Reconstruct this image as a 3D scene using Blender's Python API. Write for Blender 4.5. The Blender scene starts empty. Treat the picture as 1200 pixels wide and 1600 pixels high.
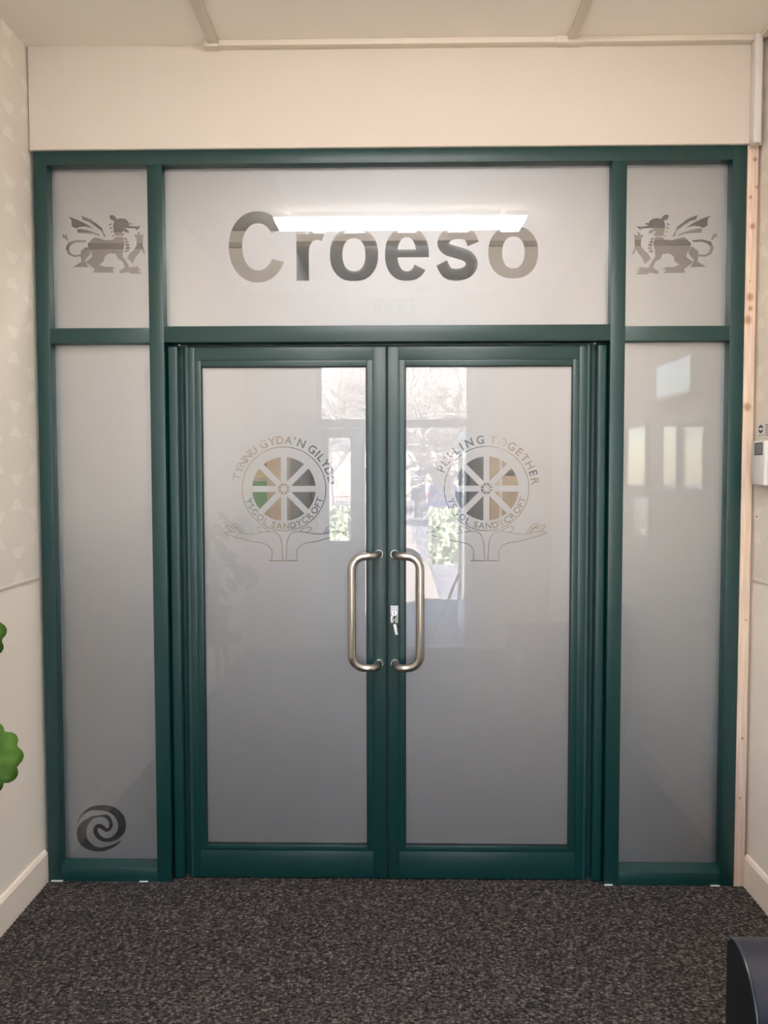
import bpy, bmesh, math, random
from math import pi, sin, cos, radians as R
from mathutils import Vector, Matrix
from mathutils.geometry import delaunay_2d_cdt

random.seed(7)
S = bpy.context.scene
col = S.collection

# ------------------------------------------------------------------ camera
def make_camera():
    yaw, pitch, roll = 0.01825615, 0.04857843, -0.00160851
    cy, sy = cos(yaw), sin(yaw)
    f = Vector((-sy * cos(pitch), cy * cos(pitch), -sin(pitch)))
    r = Vector((cy, sy, 0)); u = r.cross(f)
    c, s = cos(roll), sin(roll)
    r2, u2 = c * r + s * u, -s * r + c * u
    cd = bpy.data.cameras.new('camera'); cd.sensor_fit = 'AUTO'; cd.sensor_width = 36
    cd.lens = 1306.986 / 1600 * 36; cd.clip_start = 0.02; cd.clip_end = 400
    o = bpy.data.objects.new('camera', cd); col.objects.link(o)
    m = Matrix((r2, u2, -f)).transposed().to_4x4()
    m.translation = Vector((1.29779746, -3.0, 1.5146382))
    o.matrix_world = m
    S.camera = o
make_camera()

# ------------------------------------------------------------------ world, sun, exposure
w = bpy.data.worlds.new('world'); S.world = w; w.use_nodes = True
nt = w.node_tree; nt.nodes.clear()
sky = nt.nodes.new('ShaderNodeTexSky'); sky.sky_type = 'NISHITA'; sky.sun_disc = False
sky.sun_elevation = R(32); sky.sun_rotation = R(-20); sky.dust_density = 0.3
bg = nt.nodes.new('ShaderNodeBackground'); bg.inputs['Strength'].default_value = 0.34
wo = nt.nodes.new('ShaderNodeOutputWorld')
nt.links.new(sky.outputs[0], bg.inputs[0]); nt.links.new(bg.outputs[0], wo.inputs[0])
sd = bpy.data.lights.new('sun', 'SUN'); sd.energy = 17.0; sd.angle = R(0.6); sd.color = (1, .94, .86)
so = bpy.data.objects.new('sun', sd); col.objects.link(so)
so.rotation_euler = Vector((.35, -.60, -.66)).to_track_quat('-Z', 'Y').to_euler()
so.location = (0, 10, 12)

STRIP_POWER = 9.3
LOBBY_FILL_POWER = 9.6
S.view_settings.view_transform = 'Standard'; S.view_settings.look = 'None'
S.view_settings.gamma = 1; S.view_settings.use_curve_mapping = False
S.view_settings.exposure = 2.57
S.cycles.use_denoising = True
S.cycles.max_bounces = 12; S.cycles.transparent_max_bounces = 24
S.cycles.sample_clamp_indirect = 6

# ------------------------------------------------------------------ materials
def lin(c):
    return tuple(((v / 255) / 12.92 if v / 255 <= .04045 else ((v / 255 + .055) / 1.055) ** 2.4) for v in c) + (1,)
def mat(name, rgb, rough=.6, metal=0, spec=.5, bump=None, vary=None, coat=0):
    m = bpy.data.materials.new(name); m.use_nodes = True; n = m.node_tree
    b = n.nodes['Principled BSDF']
    b.inputs['Base Color'].default_value = lin(rgb); b.inputs['Roughness'].default_value = rough
    b.inputs['Metallic'].default_value = metal; b.inputs['Specular IOR Level'].default_value = spec
    b.inputs['Coat Weight'].default_value = coat
    tc = n.nodes.new('ShaderNodeTexCoord')
    if vary:
        sc, rgb2, lo, hi = vary
        t = n.nodes.new('ShaderNodeTexNoise'); t.inputs['Scale'].default_value = sc; t.inputs['Detail'].default_value = 4
        n.links.new(tc.outputs['Object'], t.inputs['Vector'])
        cr = n.nodes.new('ShaderNodeValToRGB'); cr.color_ramp.elements[0].position = lo; cr.color_ramp.elements[1].position = hi
        cr.color_ramp.elements[0].color = lin(rgb); cr.color_ramp.elements[1].color = lin(rgb2)
        n.links.new(t.outputs['Fac'], cr.inputs[0]); n.links.new(cr.outputs[0], b.inputs['Base Color'])
    if bump:
        sc, st = bump
        t = n.nodes.new('ShaderNodeTexNoise'); t.inputs['Scale'].default_value = sc; t.inputs['Detail'].default_value = 5
        n.links.new(tc.outputs['Object'], t.inputs['Vector'])
        bp = n.nodes.new('ShaderNodeBump'); bp.inputs['Strength'].default_value = st; bp.inputs['Distance'].default_value = .004
        n.links.new(t.outputs['Fac'], bp.inputs['Height']); n.links.new(bp.outputs[0], b.inputs['Normal'])
    return m
def emit(name, rgb, st):
    m = bpy.data.materials.new(name); m.use_nodes = True; n = m.node_tree
    b = n.nodes['Principled BSDF']; b.inputs['Base Color'].default_value = (.8, .8, .8, 1)
    b.inputs['Emission Color'].default_value = lin(rgb); b.inputs['Emission Strength'].default_value = st
    return m
def glass_mat(name, f0, tint=(1, 1, 1, 1), rough=0.0):
    m = bpy.data.materials.new(name); m.use_nodes = True; n = m.node_tree; n.nodes.clear()
    out = n.nodes.new('ShaderNodeOutputMaterial'); mix = n.nodes.new('ShaderNodeMixShader')
    tr = n.nodes.new('ShaderNodeBsdfTransparent'); tr.inputs[0].default_value = tint
    gl = n.nodes.new('ShaderNodeBsdfGlossy'); gl.inputs['Roughness'].default_value = rough
    lw = n.nodes.new('ShaderNodeLayerWeight'); lw.inputs['Blend'].default_value = .5
    pw = n.nodes.new('ShaderNodeMath'); pw.operation = 'POWER'; pw.inputs[1].default_value = 5
    mu = n.nodes.new('ShaderNodeMath'); mu.operation = 'MULTIPLY_ADD'; mu.inputs[1].default_value = 1 - f0; mu.inputs[2].default_value = f0
    n.links.new(lw.outputs['Facing'], pw.inputs[0]); n.links.new(pw.outputs[0], mu.inputs[0])
    n.links.new(mu.outputs[0], mix.inputs[0]); n.links.new(tr.outputs[0], mix.inputs[1]); n.links.new(gl.outputs[0], mix.inputs[2])
    n.links.new(mix.outputs[0], out.inputs[0])
    return m
def film_mat():
    # etched film: scatters what lies behind it, with a satin reflection of the room
    m = bpy.data.materials.new('frosted_vinyl'); m.use_nodes = True; n = m.node_tree; n.nodes.clear(); L = n.links.new
    out = n.nodes.new('ShaderNodeOutputMaterial')
    df = n.nodes.new('ShaderNodeBsdfDiffuse'); df.inputs[0].default_value = (.25, .26, .28, 1)
    gl = n.nodes.new('ShaderNodeBsdfGlossy'); gl.inputs['Color'].default_value = (.95, .95, .97, 1); gl.inputs['Roughness'].default_value = .52
    rf = n.nodes.new('ShaderNodeBsdfRefraction'); rf.inputs['Color'].default_value = (.93, .93, .95, 1); rf.inputs['Roughness'].default_value = .75; rf.inputs['IOR'].default_value = 1.45
    m1 = n.nodes.new('ShaderNodeMixShader'); m1.inputs[0].default_value = .60      # share of satin reflection against matt
    m2 = n.nodes.new('ShaderNodeMixShader'); m2.inputs[0].default_value = .58      # share that passes through
    L(df.outputs[0], m1.inputs[1]); L(gl.outputs[0], m1.inputs[2]); L(m1.outputs[0], m2.inputs[1]); L(rf.outputs[0], m2.inputs[2]); L(m2.outputs[0], out.inputs[0])
    return m
def wallpaper_mat():
    m = bpy.data.materials.new('patterned_wallpaper'); m.use_nodes = True; n = m.node_tree; L = n.links.new
    b = n.nodes['Principled BSDF']; b.inputs['Roughness'].default_value = .75
    tc = n.nodes.new('ShaderNodeTexCoord'); sp = n.nodes.new('ShaderNodeSeparateXYZ'); L(tc.outputs['Object'], sp.inputs[0])
    def M(op, a, b_=None, c=None):
        q = n.nodes.new('ShaderNodeMath'); q.operation = op
        for i, v in enumerate((a, b_, c)):
            if v is None: continue
            if isinstance(v, (int, float)): q.inputs[i].default_value = v
            else: L(v, q.inputs[i])
        return q.outputs[0]
    u = M('MULTIPLY_ADD', sp.outputs['Y'], 1 / .14, .62)
    cu = M('FLOOR', u); fu = M('ABSOLUTE', M('SUBTRACT', M('FRACT', u), .5))
    par = M('MODULO', M('ABSOLUTE', cu), 2.0)
    v = M('ADD', M('DIVIDE', sp.outputs['Z'], .25), M('MULTIPLY_ADD', par, .5, .22))
    fv = M('ABSOLUTE', M('SUBTRACT', M('FRACT', v), .5))          # 0 middle of the hourglass
    dd = M('SUBTRACT', fv, .09)                                       # trapezoid spans fv .09 - .25
    inz = M('MULTIPLY', M('GREATER_THAN', dd, 0), M('LESS_THAN', dd, .155))
    wd = M('MULTIPLY_ADD', dd, 1.25, .14)
    mask = M('MULTIPLY', inz, M('LESS_THAN', fu, wd))
    nz = n.nodes.new('ShaderNodeTexNoise'); nz.inputs['Scale'].default_value = 60; nz.inputs['Detail'].default_value = 5
    mp = n.nodes.new('ShaderNodeMapping'); mp.inputs['Scale'].default_value = (1, 1, 6)
    L(tc.outputs['Object'], mp.inputs[0]); L(mp.outputs[0], nz.inputs['Vector'])
    fac = M('ADD', M('MULTIPLY', mask, .55), M('MULTIPLY', M('SUBTRACT', nz.outputs['Fac'], .5), .9))
    cr = n.nodes.new('ShaderNodeValToRGB'); cr.color_ramp.elements[0].color = lin((232, 221, 207)); cr.color_ramp.elements[1].color = lin((247, 238, 225))
    L(fac, cr.inputs[0]); L(cr.outputs[0], b.inputs['Base Color'])
    bp = n.nodes.new('ShaderNodeBump'); bp.inputs['Strength'].default_value = .35; bp.inputs['Distance'].default_value = .003
    L(nz.outputs['Fac'], bp.inputs['Height']); L(bp.outputs[0], b.inputs['Normal'])
    return m
def carpet_mat():
    m = bpy.data.materials.new('carpet_pile'); m.use_nodes = True; n = m.node_tree; L = n.links.new
    b = n.nodes['Principled BSDF']; b.inputs['Roughness'].default_value = .95; b.inputs['Specular IOR Level'].default_value = .15
    tc = n.nodes.new('ShaderNodeTexCoord')
    mp = n.nodes.new('ShaderNodeMapping'); mp.inputs['Scale'].default_value = (1.0, .75, 1); mp.inputs['Rotation'].default_value = (0, 0, R(-28))
    L(tc.outputs['Object'], mp.inputs[0])
    t = n.nodes.new('ShaderNodeTexNoise'); t.inputs['Scale'].default_value = 125; t.inputs['Detail'].default_value = 3; t.inputs['Roughness'].default_value = .65
    L(mp.outputs[0], t.inputs['Vector'])
    v = n.nodes.new('ShaderNodeTexVoronoi'); v.inputs['Scale'].default_value = 95
    mp2 = n.nodes.new('ShaderNodeMapping'); mp2.inputs['Scale'].default_value = (.55, 1.5, 1); mp2.inputs['Rotation'].default_value = (0, 0, R(25))
    L(tc.outputs['Object'], mp2.inputs[0]); L(mp2.outputs[0], v.inputs['Vector'])
    ad = n.nodes.new('ShaderNodeMath'); ad.operation = 'MULTIPLY_ADD'; ad.inputs[1].default_value = -.32
    L(v.outputs['Distance'], ad.inputs[0]); L(t.outputs['Fac'], ad.inputs[2])
    cr = n.nodes.new('ShaderNodeValToRGB'); e = cr.color_ramp.elements
    e[0].position = .20; e[0].color = lin((36, 34, 33)); e[1].position = .60; e[1].color = lin((142, 132, 126))
    q = e.new(.40); q.color = lin((78, 72, 70))
    L(ad.outputs[0], cr.inputs[0]); L(cr.outputs[0], b.inputs['Base Color'])
    bp = n.nodes.new('ShaderNodeBump'); bp.inputs['Strength'].default_value = .9; bp.inputs['Distance'].default_value = .006
    L(ad.outputs[0], bp.inputs['Height']); L(bp.outputs[0], b.inputs['Normal'])
    return m
def pine_mat():
    m = bpy.data.materials.new('knotty_pine'); m.use_nodes = True; n = m.node_tree; L = n.links.new
    b = n.nodes['Principled BSDF']; b.inputs['Roughness'].default_value = .7
    tc = n.nodes.new('ShaderNodeTexCoord')
    mp = n.nodes.new('ShaderNodeMapping'); mp.inputs['Scale'].default_value = (1, 1, .05)
    L(tc.outputs['Object'], mp.inputs[0])
    t = n.nodes.new('ShaderNodeTexNoise'); t.inputs['Scale'].default_value = 120; t.inputs['Detail'].default_value = 5
    L(mp.outputs[0], t.inputs['Vector'])
    cr = n.nodes.new('ShaderNodeValToRGB'); e = cr.color_ramp.elements
    e[0].position = .3; e[0].color = lin((212, 182, 160)); e[1].position = .7; e[1].color = lin((236, 212, 192))
    L(t.outputs['Fac'], cr.inputs[0])
    cur = cr.outputs[0]
    for (kx, kz, rr) in ((2.540, 2.600, .010), (2.548, 2.505, .007), (2.527, 2.47, .008), (2.536, 2.37, .013), (2.530, 2.18, .004), (2.532, 2.125, .017), (2.534, 2.085, .011), (2.526, 2.045, .018), (2.530, 1.74, .018), (2.540, .98, .004), (2.535, .55, .007), (2.53, .33, .006)):
        vm = n.nodes.new('ShaderNodeVectorMath'); vm.operation = 'SUBTRACT'; L(tc.outputs['Object'], vm.inputs[0]); vm.inputs[1].default_value = (kx, 0, kz)
        s_ = n.nodes.new('ShaderNodeVectorMath'); s_.operation = 'MULTIPLY'; s_.inputs[1].default_value = (1, 0, .85); L(vm.outputs[0], s_.inputs[0])
        le = n.nodes.new('ShaderNodeVectorMath'); le.operation = 'LENGTH'; L(s_.outputs[0], le.inputs[0])
        mr = n.nodes.new('ShaderNodeMapRange'); mr.inputs[1].default_value = rr * .35; mr.inputs[2].default_value = rr; mr.inputs[3].default_value = .85; mr.inputs[4].default_value = 0
        L(le.outputs['Value'], mr.inputs[0])
        mx = n.nodes.new('ShaderNodeMix'); mx.data_type = 'RGBA'; L(mr.outputs[0], mx.inputs[0]); L(cur, mx.inputs[6]); mx.inputs[7].default_value = lin((168, 118, 88))
        cur = mx.outputs[2]
    L(cur, b.inputs['Base Color'])
    return m
def steel_mat():
    m = mat('brushed_steel', (196, 190, 182), .30, 1.0)
    return m

M = dict(
    green=mat('green_powder_coat', (2, 54, 53), .38, 0, .7, bump=(260, .02)),
    cream=mat('cream_emulsion', (222, 210, 196), .85, bump=(140, .12)),
    ceil=mat('ceiling_paint', (248, 239, 226), .9, bump=(160, .1)),
    wallp=wallpaper_mat(),
    dado=mat('painted_dado', (246, 234, 220), .7, bump=(120, .08)),
    skirt=mat('skirting_gloss', (250, 234, 218), .4),
    lwall=mat('lobby_wall', (214, 205, 196), .9), ldim=mat('lobby_dimming_panel', (92, 88, 86), .8), band=mat('lobby_band', (176, 166, 154), .8), trunk=mat('trunking_plastic', (222, 210, 194), .45),
    trunkw=mat('white_plastic', (222, 214, 208), .4),
    carpet=carpet_mat(),
    pine=pine_mat(),
    steel=steel_mat(),
    chrome=mat('polished_chrome', (225, 225, 228), .15, 1.0),
    rubber=mat('black_gasket', (22, 26, 26), .6),
    glass=glass_mat('clear_glass', .042),
    clear=glass_mat('clear_cut_lettering', .01, (.86, .87, .89, 1)),
    film=film_mat(),
    leather=mat('black_leather_blue_sheen', (28, 30, 44), .36, 0, .6, bump=(220, .12)),  # black leather with the blue daylight sheen mixed into its base colour
    leatherm=mat('matt_black_leather', (17, 17, 19), .55, 0, .35, bump=(220, .12)),
    leaf=mat('leaf_green', (44, 70, 18), .6, 0, .2, bump=(60, .3), vary=(22, (68, 98, 28), .35, .7)),
    stem=mat('stem_green', (112, 130, 62), .6),
    pot=mat('terracotta', (166, 98, 70), .8, bump=(80, .1)),
    soil=mat('potting_soil', (44, 32, 24), .95, bump=(120, .6)),
    wood=mat('oak_wood', (150, 108, 70), .5, bump=(40, .1), vary=(14, (120, 84, 54), .4, .6)),
    tan=mat('tan_laminate', (206, 188, 166), .6, vary=(9, (192, 172, 148), .4, .6)),
    white=mat('white_gloss', (236, 236, 234), .35),
    grey=mat('grey_plastic', (140, 134, 132), .6),
    dark=mat('dark_plastic', (58, 56, 58), .5),
    ink=mat('black_ink', (60, 56, 58), .6),
    paper=mat('paper', (224, 220, 216), .7),
    tealdoor=mat('teal_door', (96, 118, 126), .5),
    navy=mat('navy_panel', (42, 52, 72), .5), corrp=mat('blue_grey_panel', (78, 92, 108), .5), corr=mat('corridor_grey_wall', (186, 190, 192), .8),
    yellow=mat('yellow_card', (214, 196, 158), .7),
    greenp=mat('green_card', (122, 168, 132), .6),
    lobbyfloor=mat('lobby_carpet', (44, 42, 42), .95, bump=(120, .5)),
    alu=mat('white_aluminium', (205, 206, 208), .45),
    stone=mat('paving', (150, 140, 134), .9, bump=(20, .3), vary=(3, (172, 160, 152), .35, .65)),
    road=mat('tarmac', (118, 116, 124), .9, vary=(2, (140, 136, 144), .4, .6)),
    grass=mat('grass_turf', (74, 92, 50), .95, bump=(60, .5), vary=(5, (104, 112, 66), .4, .6)),
    brick=mat('red_brick', (168, 140, 132), .9, vary=(2, (206, 182, 172), .4, .6)),
    render=mat('white_render', (244, 240, 236), .85),
    slate=mat('slate_roof', (132, 124, 126), .8, bump=(8, .4)),
    bark=mat('pale_bark', (172, 164, 160), .9, bump=(30, .4)),
    hedge=mat('hedge_leaves', (84, 98, 70), .7, bump=(30, .4), vary=(9, (206, 212, 186), .4, .62)),
    carpaint=mat('blue_car_paint', (96, 116, 176), .25, 0, .6, coat=.6),
    tyre=mat('tyre_rubber', (26, 26, 28), .8),
    red=mat('red_lens', (190, 40, 46), .3),
    iron=mat('black_iron', (40, 42, 46), .5),
    lampw=emit('lamp_diffuser', (250, 248, 247), STRIP_POWER),
    lobbyfill=emit('lobby_fill_glow', (255, 250, 244), LOBBY_FILL_POWER),
    exitg=mat('exit_green', (120, 178, 140), .4),
)

# ------------------------------------------------------------------ helpers
def box_bm(bm, x0, x1, y0, y1, z0, z1, bev=0, seg=2, rot=None, about=None):
    v = [bm.verts.new((x, y, z)) for z in (z0, z1) for y in (y0, y1) for x in (x0, x1)]
    fs = [(0, 2, 3, 1), (4, 5, 7, 6), (0, 1, 5, 4), (2, 6, 7, 3), (0, 4, 6, 2), (1, 3, 7, 5)]
    F = [bm.faces.new([v[i] for i in f]) for f in fs]
    ed = list({e for f in F for e in f.edges})
    allv = list(v)
    if bev:
        r = bmesh.ops.bevel(bm, geom=ed, offset=bev, segments=seg, affect='EDGES', profile=.5)
        allv = list({q for f in r['faces'] for q in f.verts} | {q for q in v if q.is_valid})
    if rot is not None:
        bmesh.ops.rotate(bm, verts=allv, cent=about or Vector(((x0 + x1) / 2, (y0 + y1) / 2, (z0 + z1) / 2)), matrix=rot)
    return allv
def link(name, me, m=None, parent=None, smooth=False):
    o = bpy.data.objects.new(name, me); col.objects.link(o)
    if m is not None: me.materials.append(m)
    if parent is not None:
        o.parent = parent
        o.matrix_parent_inverse = Matrix.Translation(parent.location).inverted()
    if smooth:
        for p in me.polygons: p.use_smooth = True
        try: me.set_sharp_from_angle(angle=R(35))
        except Exception: pass
    return o
def obj(name, bm, m, parent=None, smooth=False):
    bmesh.ops.recalc_face_normals(bm, faces=bm.faces)
    me = bpy.data.meshes.new(name); bm.to_mesh(me); bm.free()
    return link(name, me, m, parent, smooth)
def boxes(name, L, m, parent=None, bev=0, seg=2):
    bm = bmesh.new()
    for b in L: box_bm(bm, *b, bev=bev, seg=seg)
    return obj(name, bm, m, parent, smooth=bev > 0)
def recentre(o):
    """put a mesh object's origin at the middle of its base"""
    vs = [v.co for v in o.data.vertices]
    c = Vector(((min(v.x for v in vs) + max(v.x for v in vs)) / 2, (min(v.y for v in vs) + max(v.y for v in vs)) / 2, min(v.z for v in vs)))
    o.data.transform(Matrix.Translation(-c)); o.location = c
    return o
def tube_bm(bm, pts, rad, n=12, caps=True):
    pts = [Vector(p) for p in pts]; N = len(pts)
    rads = rad if isinstance(rad, (list, tuple)) else [rad] * N
    t0 = (pts[1] - pts[0]).normalized()
    a = t0.orthogonal().normalized(); rings = []
    for i, p in enumerate(pts):
        t = ((pts[min(i + 1, N - 1)] - pts[max(i - 1, 0)])).normalized()
        a = (a - t * a.dot(t)).normalized(); b = t.cross(a)
        rings.append([bm.verts.new(p + (a * cos(2 * pi * k / n) + b * sin(2 * pi * k / n)) * rads[i]) for k in range(n)])
    for i in range(N - 1):
        for k in range(n):
            bm.faces.new((rings[i][k], rings[i][(k + 1) % n], rings[i + 1][(k + 1) % n], rings[i + 1][k]))
    if caps:
        bm.faces.new(rings[0][::-1]); bm.faces.new(rings[-1])
def lathe_bm(bm, prof, c, n=32):
    rings = [[bm.verts.new((c[0] + r * cos(2 * pi * k / n), c[1] + r * sin(2 * pi * k / n), c[2] + z)) for k in range(n)] for r, z in prof]
    for i in range(len(prof) - 1):
        for k in range(n): bm.faces.new((rings[i][k], rings[i][(k + 1) % n], rings[i + 1][(k + 1) % n], rings[i + 1][k]))
    bm.faces.new(rings[0][::-1]); bm.faces.new(rings[-1])
def tag(o, label=None, cat=None, group=None, kind=None):
    if label: o['label'] = label
    if cat: o['category'] = cat
    if group: o['group'] = group
    if kind: o['kind'] = kind
    return o
def empty(name, loc, label=None, cat=None, group=None, kind=None):
    o = bpy.data.objects.new(name, None); col.objects.link(o); o.location = loc; o.empty_display_size = .1
    return tag(o, label, cat, group, kind)
def struct(name, L, m, bev=0, label=None):
    o = boxes(name, L, m, None, bev); tag(o, label, None, None, 'structure'); return o

# key sizes of the place (metres): the glazed screen stands in the plane y = 0
SW, SH = 2.514, 2.65
XL, XR, ZC = -.015, 2.566, 3.005
YB = -3.95

# ------------------------------------------------------------------ room shell
fl = struct('floor', [(XL - .3, XR + .3, YB - .12, .09, -.1, -.001)], M['lobbyfloor'])
# carpet sheet with its toothed cut edges along the skirting boards
bm = bmesh.new()
ys = []; y = -.0
k = 0
while y > YB: ys.append((y, k % 2)); y -= .011; k += 1
top = []
for y, t in ys:
    xl = .0005 + (.007 if t else 0); xr = 2.5505 - (.007 if t else 0)
    top.append([bm.verts.new((xl, y, .004)), bm.verts.new((xr, y, .004)), bm.verts.new((xl, y, -.0005)), bm.verts.new((xr, y, -.0005))])
for a, b in zip(top, top[1:]):
    bm.faces.new((a[0], a[1], b[1], b[0])); bm.faces.new((a[2], a[0], b[0], b[2])); bm.faces.new((a[1], a[3], b[3], b[1]))
bm.faces.new((top[0][0], top[0][1], top[0][3], top[0][2]))
obj('carpet', bm, M['carpet'], fl)
# carpet strip below the doors
boxes('carpet_strip', [(.458, 2.043, .0, .09, -.0005, .004)], M['carpet'], fl)

wl = struct('wall_left', [(XL - .15, XL, YB - .2, .09, 0, ZC)], M['dado'])
boxes('wallpaper', [(XL, XL + .003, YB, -.0, 1.135, ZC)], M['wallp'], wl)
boxes('dado_edge', [(XL, XL + .006, YB, -.0, 1.127, 1.136)], M['skirt'], wl, .001)
wr = struct('wall_right', [(XR, XR + .15, YB - .2, .09, 0, ZC)], M['dado'])
boxes('wallpaper', [(XR - .003, XR, YB, -.0, 1.131, ZC)], M['wallp'], wr)
boxes('dado_edge', [(XR - .006, XR, YB, -.0, 1.123, 1.132)], M['skirt'], wr, .001)
struct('wall_front', [(-.005, 2.544, -.012, .09, SH, ZC), (XL, XR, .002, .09, SH, ZC)], M['cream'], .001)
struct('wall_back', [(XL, .60, YB - .2, YB, 0, ZC), (1.904, XR, YB - .2, YB, 0, ZC), (.60, 1.904, YB - .2, YB, 2.62, ZC)], M['cream'])
struct('ceiling', [(XL - .15, XR + .15, YB - .2, .09, ZC, ZC + .25)], M['ceil'])
def skirting(name, side):
    x = 0.0 if side < 0 else 2.551
    prof = [(0, 0), (0, .108), (.006, .12), (.014, .122), (.014, 0)]
    bm = bmesh.new(); A = []; B = []
    for d, z in prof:
        xx = x - d if side < 0 else x + d
        A.append(bm.verts.new((xx, -.0, z))); B.append(bm.verts.new((xx, YB, z)))
    n = len(prof)
    for i in range(n): bm.faces.new((A[i], A[(i + 1) % n], B[(i + 1) % n], B[i]))
    bm.faces.new(A); bm.faces.new(B[::-1])
    tag(obj(name, bm, M['skirt']), kind='structure')
skirting('baseboard_left', -1); skirting('baseboard_right', 1)
# bare timber packing upright between the green frame and the right wall
tag(boxes('trim_1', [(SW + .001, 2.552, -.002, .06, 0, SH - .001)], M['pine'], None, .0015), 'bare pine upright with knots beside the right edge of the green frame', kind='structure')

# ------------------------------------------------------------------ glazed screen
scr = empty('window_1', (SW / 2, 0, 0), 'dark green glazed screen frame filling the end of the porch', kind='structure')
D = .09
fr = boxes('frame', [
    (0, .048, 0, D, 0, SH), (SW - .05, SW, 0, D, 0, SH),                 # outer stiles
    (.048, SW - .05, 0, D, 2.60, SH),                                      # head
    (.405, .4575, 0, D, 0, 2.60), (2.0455, 2.097, 0, D, 0, 2.60),        # mullions
    (.048, .405, 0, D, 1.974, 2.028), (.4575, 2.0455, 0, D, 1.976, 2.033), (2.097, SW - .05, 0, D, 1.974, 2.026),
    (.048, .405, 0, D, 0, .052), (2.097, SW - .05, 0, D, 0, .052)],
    M['green'], scr, .0015)
# sloped glazing beads under the side panes
bm = bmesh.new()
for x0, x1 in ((.048, .405), (2.097, SW - .05)):
    p = [(.004, .052), (.036, .072), (.036, .052)]
    A = [bm.verts.new((x0, y, z)) for y, z in p]; B = [bm.verts.new((x1, y, z)) for y, z in p]
    for i in range(3): bm.faces.new((A[i], A[(i + 1) % 3], B[(i + 1) % 3], B[i]))
    bm.faces.new(A[::-1]); bm.faces.new(B)
obj('sloped_bead', bm, M['green'], scr)
# rounded jamb strips either side of the doors
for x0, x1 in ((.4615, .5015), (2.0045, 2.0415)):
    bm = bmesh.new(); box_bm(bm, x0, x1, .020, .085, 0.005, 1.968, bev=.009, seg=4); obj('jamb_strip', bm, M['green'], scr, True)
boxes('door_rebate', [(.4575, .512, .060, .09, 0.0, 1.976), (1.992, 2.0455, .060, .09, 0.0, 1.976), (.512, 1.992, .060, .09, 1.960, 1.976)], M['green'], scr)
for px0, px1 in ((.012, .055), (.34, .37), (2.43, 2.462), (2.045, 2.075)):
    boxes('packer', [(px0, px1, -.006, -.0005, .0045, .0075)], M['white'], scr)

# -------- outlines for the film cut-outs
def text_loops(ch, size, weight=0.0):
    cu = bpy.data.curves.new('t', 'FONT'); cu.body = ch; cu.size = size; cu.resolution_u = 6; cu.offset = weight
    o = bpy.data.objects.new('t', cu); col.objects.link(o)
    dg = bpy.context.evaluated_depsgraph_get(); dg.update()
    me = bpy.data.meshes.new_from_object(o.evaluated_get(dg))
    bm = bmesh.new(); bm.from_mesh(me); bmesh.ops.remove_doubles(bm, verts=bm.verts, dist=1e-6)
    be = {e for e in bm.edges if len(e.link_faces) == 1}; loops = []
    nb = {}
    for e in be:
        a, b = e.verts; nb.setdefault(a.index, []).append(b.index); nb.setdefault(b.index, []).append(a.index)
    bm.verts.ensure_lookup_table(); seen = set()
    for s in list(nb):
        if s in seen: continue
        lp = [s]; seen.add(s); cur = s
        while True:
            nx = [q for q in nb[cur] if q not in seen]
            if not nx: break
            cur = nx[0]; seen.add(cur); lp.append(cur)
        loops.append([(bm.verts[i].co.x, bm.verts[i].co.y) for i in lp])
    adv = max(v.co.x for v in bm.verts) if len(bm.verts) else 0
    mn = min(v.co.x for v in bm.verts) if len(bm.verts) else 0
    bm.free(); bpy.data.objects.remove(o); bpy.data.curves.remove(cu); bpy.data.meshes.remove(me)
    return loops, mn, adv
_g = {}
def glyph(ch, size, weight):
    key = (ch, size, weight)
    if key not in _g: _g[key] = text_loops(ch, size, weight)
    return _g[key]
def arc_text(chars, c, rad, size, weight, outward=True):
    """chars = [(character, angle in degrees)], outward: baseline on the circle, tops away from the centre"""
    G = []
    for ch, ang in chars:
        lp, mn, mx = glyph(ch, size, weight); a = R(ang)
        if outward: ux, uy = sin(a), -cos(a); vx, vy = cos(a), sin(a)
        else: ux, uy = -sin(a), cos(a); vx, vy = -cos(a), -sin(a)
        mid = (mn + mx) / 2
        G.append([[(c[0] + cos(a) * rad + ux * (x - mid) + vx * y, c[1] + sin(a) * rad + uy * (x - mid) + vy * y) for x, y in l] for l in lp])
    return G
def ribbon(pts, widths, flat=True):
    pts = [Vector(p) for p in pts]; n = len(pts)
    if not isinstance(widths, (list, tuple)): widths = [widths] * n
    Lf, Rt = [], []
    for i, p in enumerate(pts):
        t = (pts[min(i + 1, n - 1)] - pts[max(i - 1, 0)]).normalized(); nn = Vector((-t.y, t.x)) * widths[i] / 2
        Lf.append(tuple(p + nn)); Rt.append(tuple(p - nn))
    return Lf + Rt[::-1]
def smooth_pts(pts, k=5, ws=None):
    """Catmull-Rom through the points"""
    P = [Vector(p) for p in pts]; out = []; wo = []
    for i in range(len(P) - 1):
        p0, p1, p2, p3 = P[max(i - 1, 0)], P[i], P[i + 1], P[min(i + 2, len(P) - 1)]
        for j in range(k):
            t = j / k
            out.append(tuple(.5 * ((2 * p1) + (p2 - p0) * t + (2 * p0 - 5 * p1 + 4 * p2 - p3) * t * t + (3 * p1 - p0 - 3 * p2 + p3) * t ** 3)))
            if ws: wo.append(ws[i] * (1 - t) + ws[i + 1] * t)
    out.append(tuple(P[-1]))
    if ws: wo.append(ws[-1]); return out, wo
    return out
def circle(c, r, n=48, a0=0, a1=360):
    return [(c[0] + r * cos(R(a0 + (a1 - a0) * i / n)), c[1] + r * sin(R(a0 + (a1 - a0) * i / n))) for i in range(n)]
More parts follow.
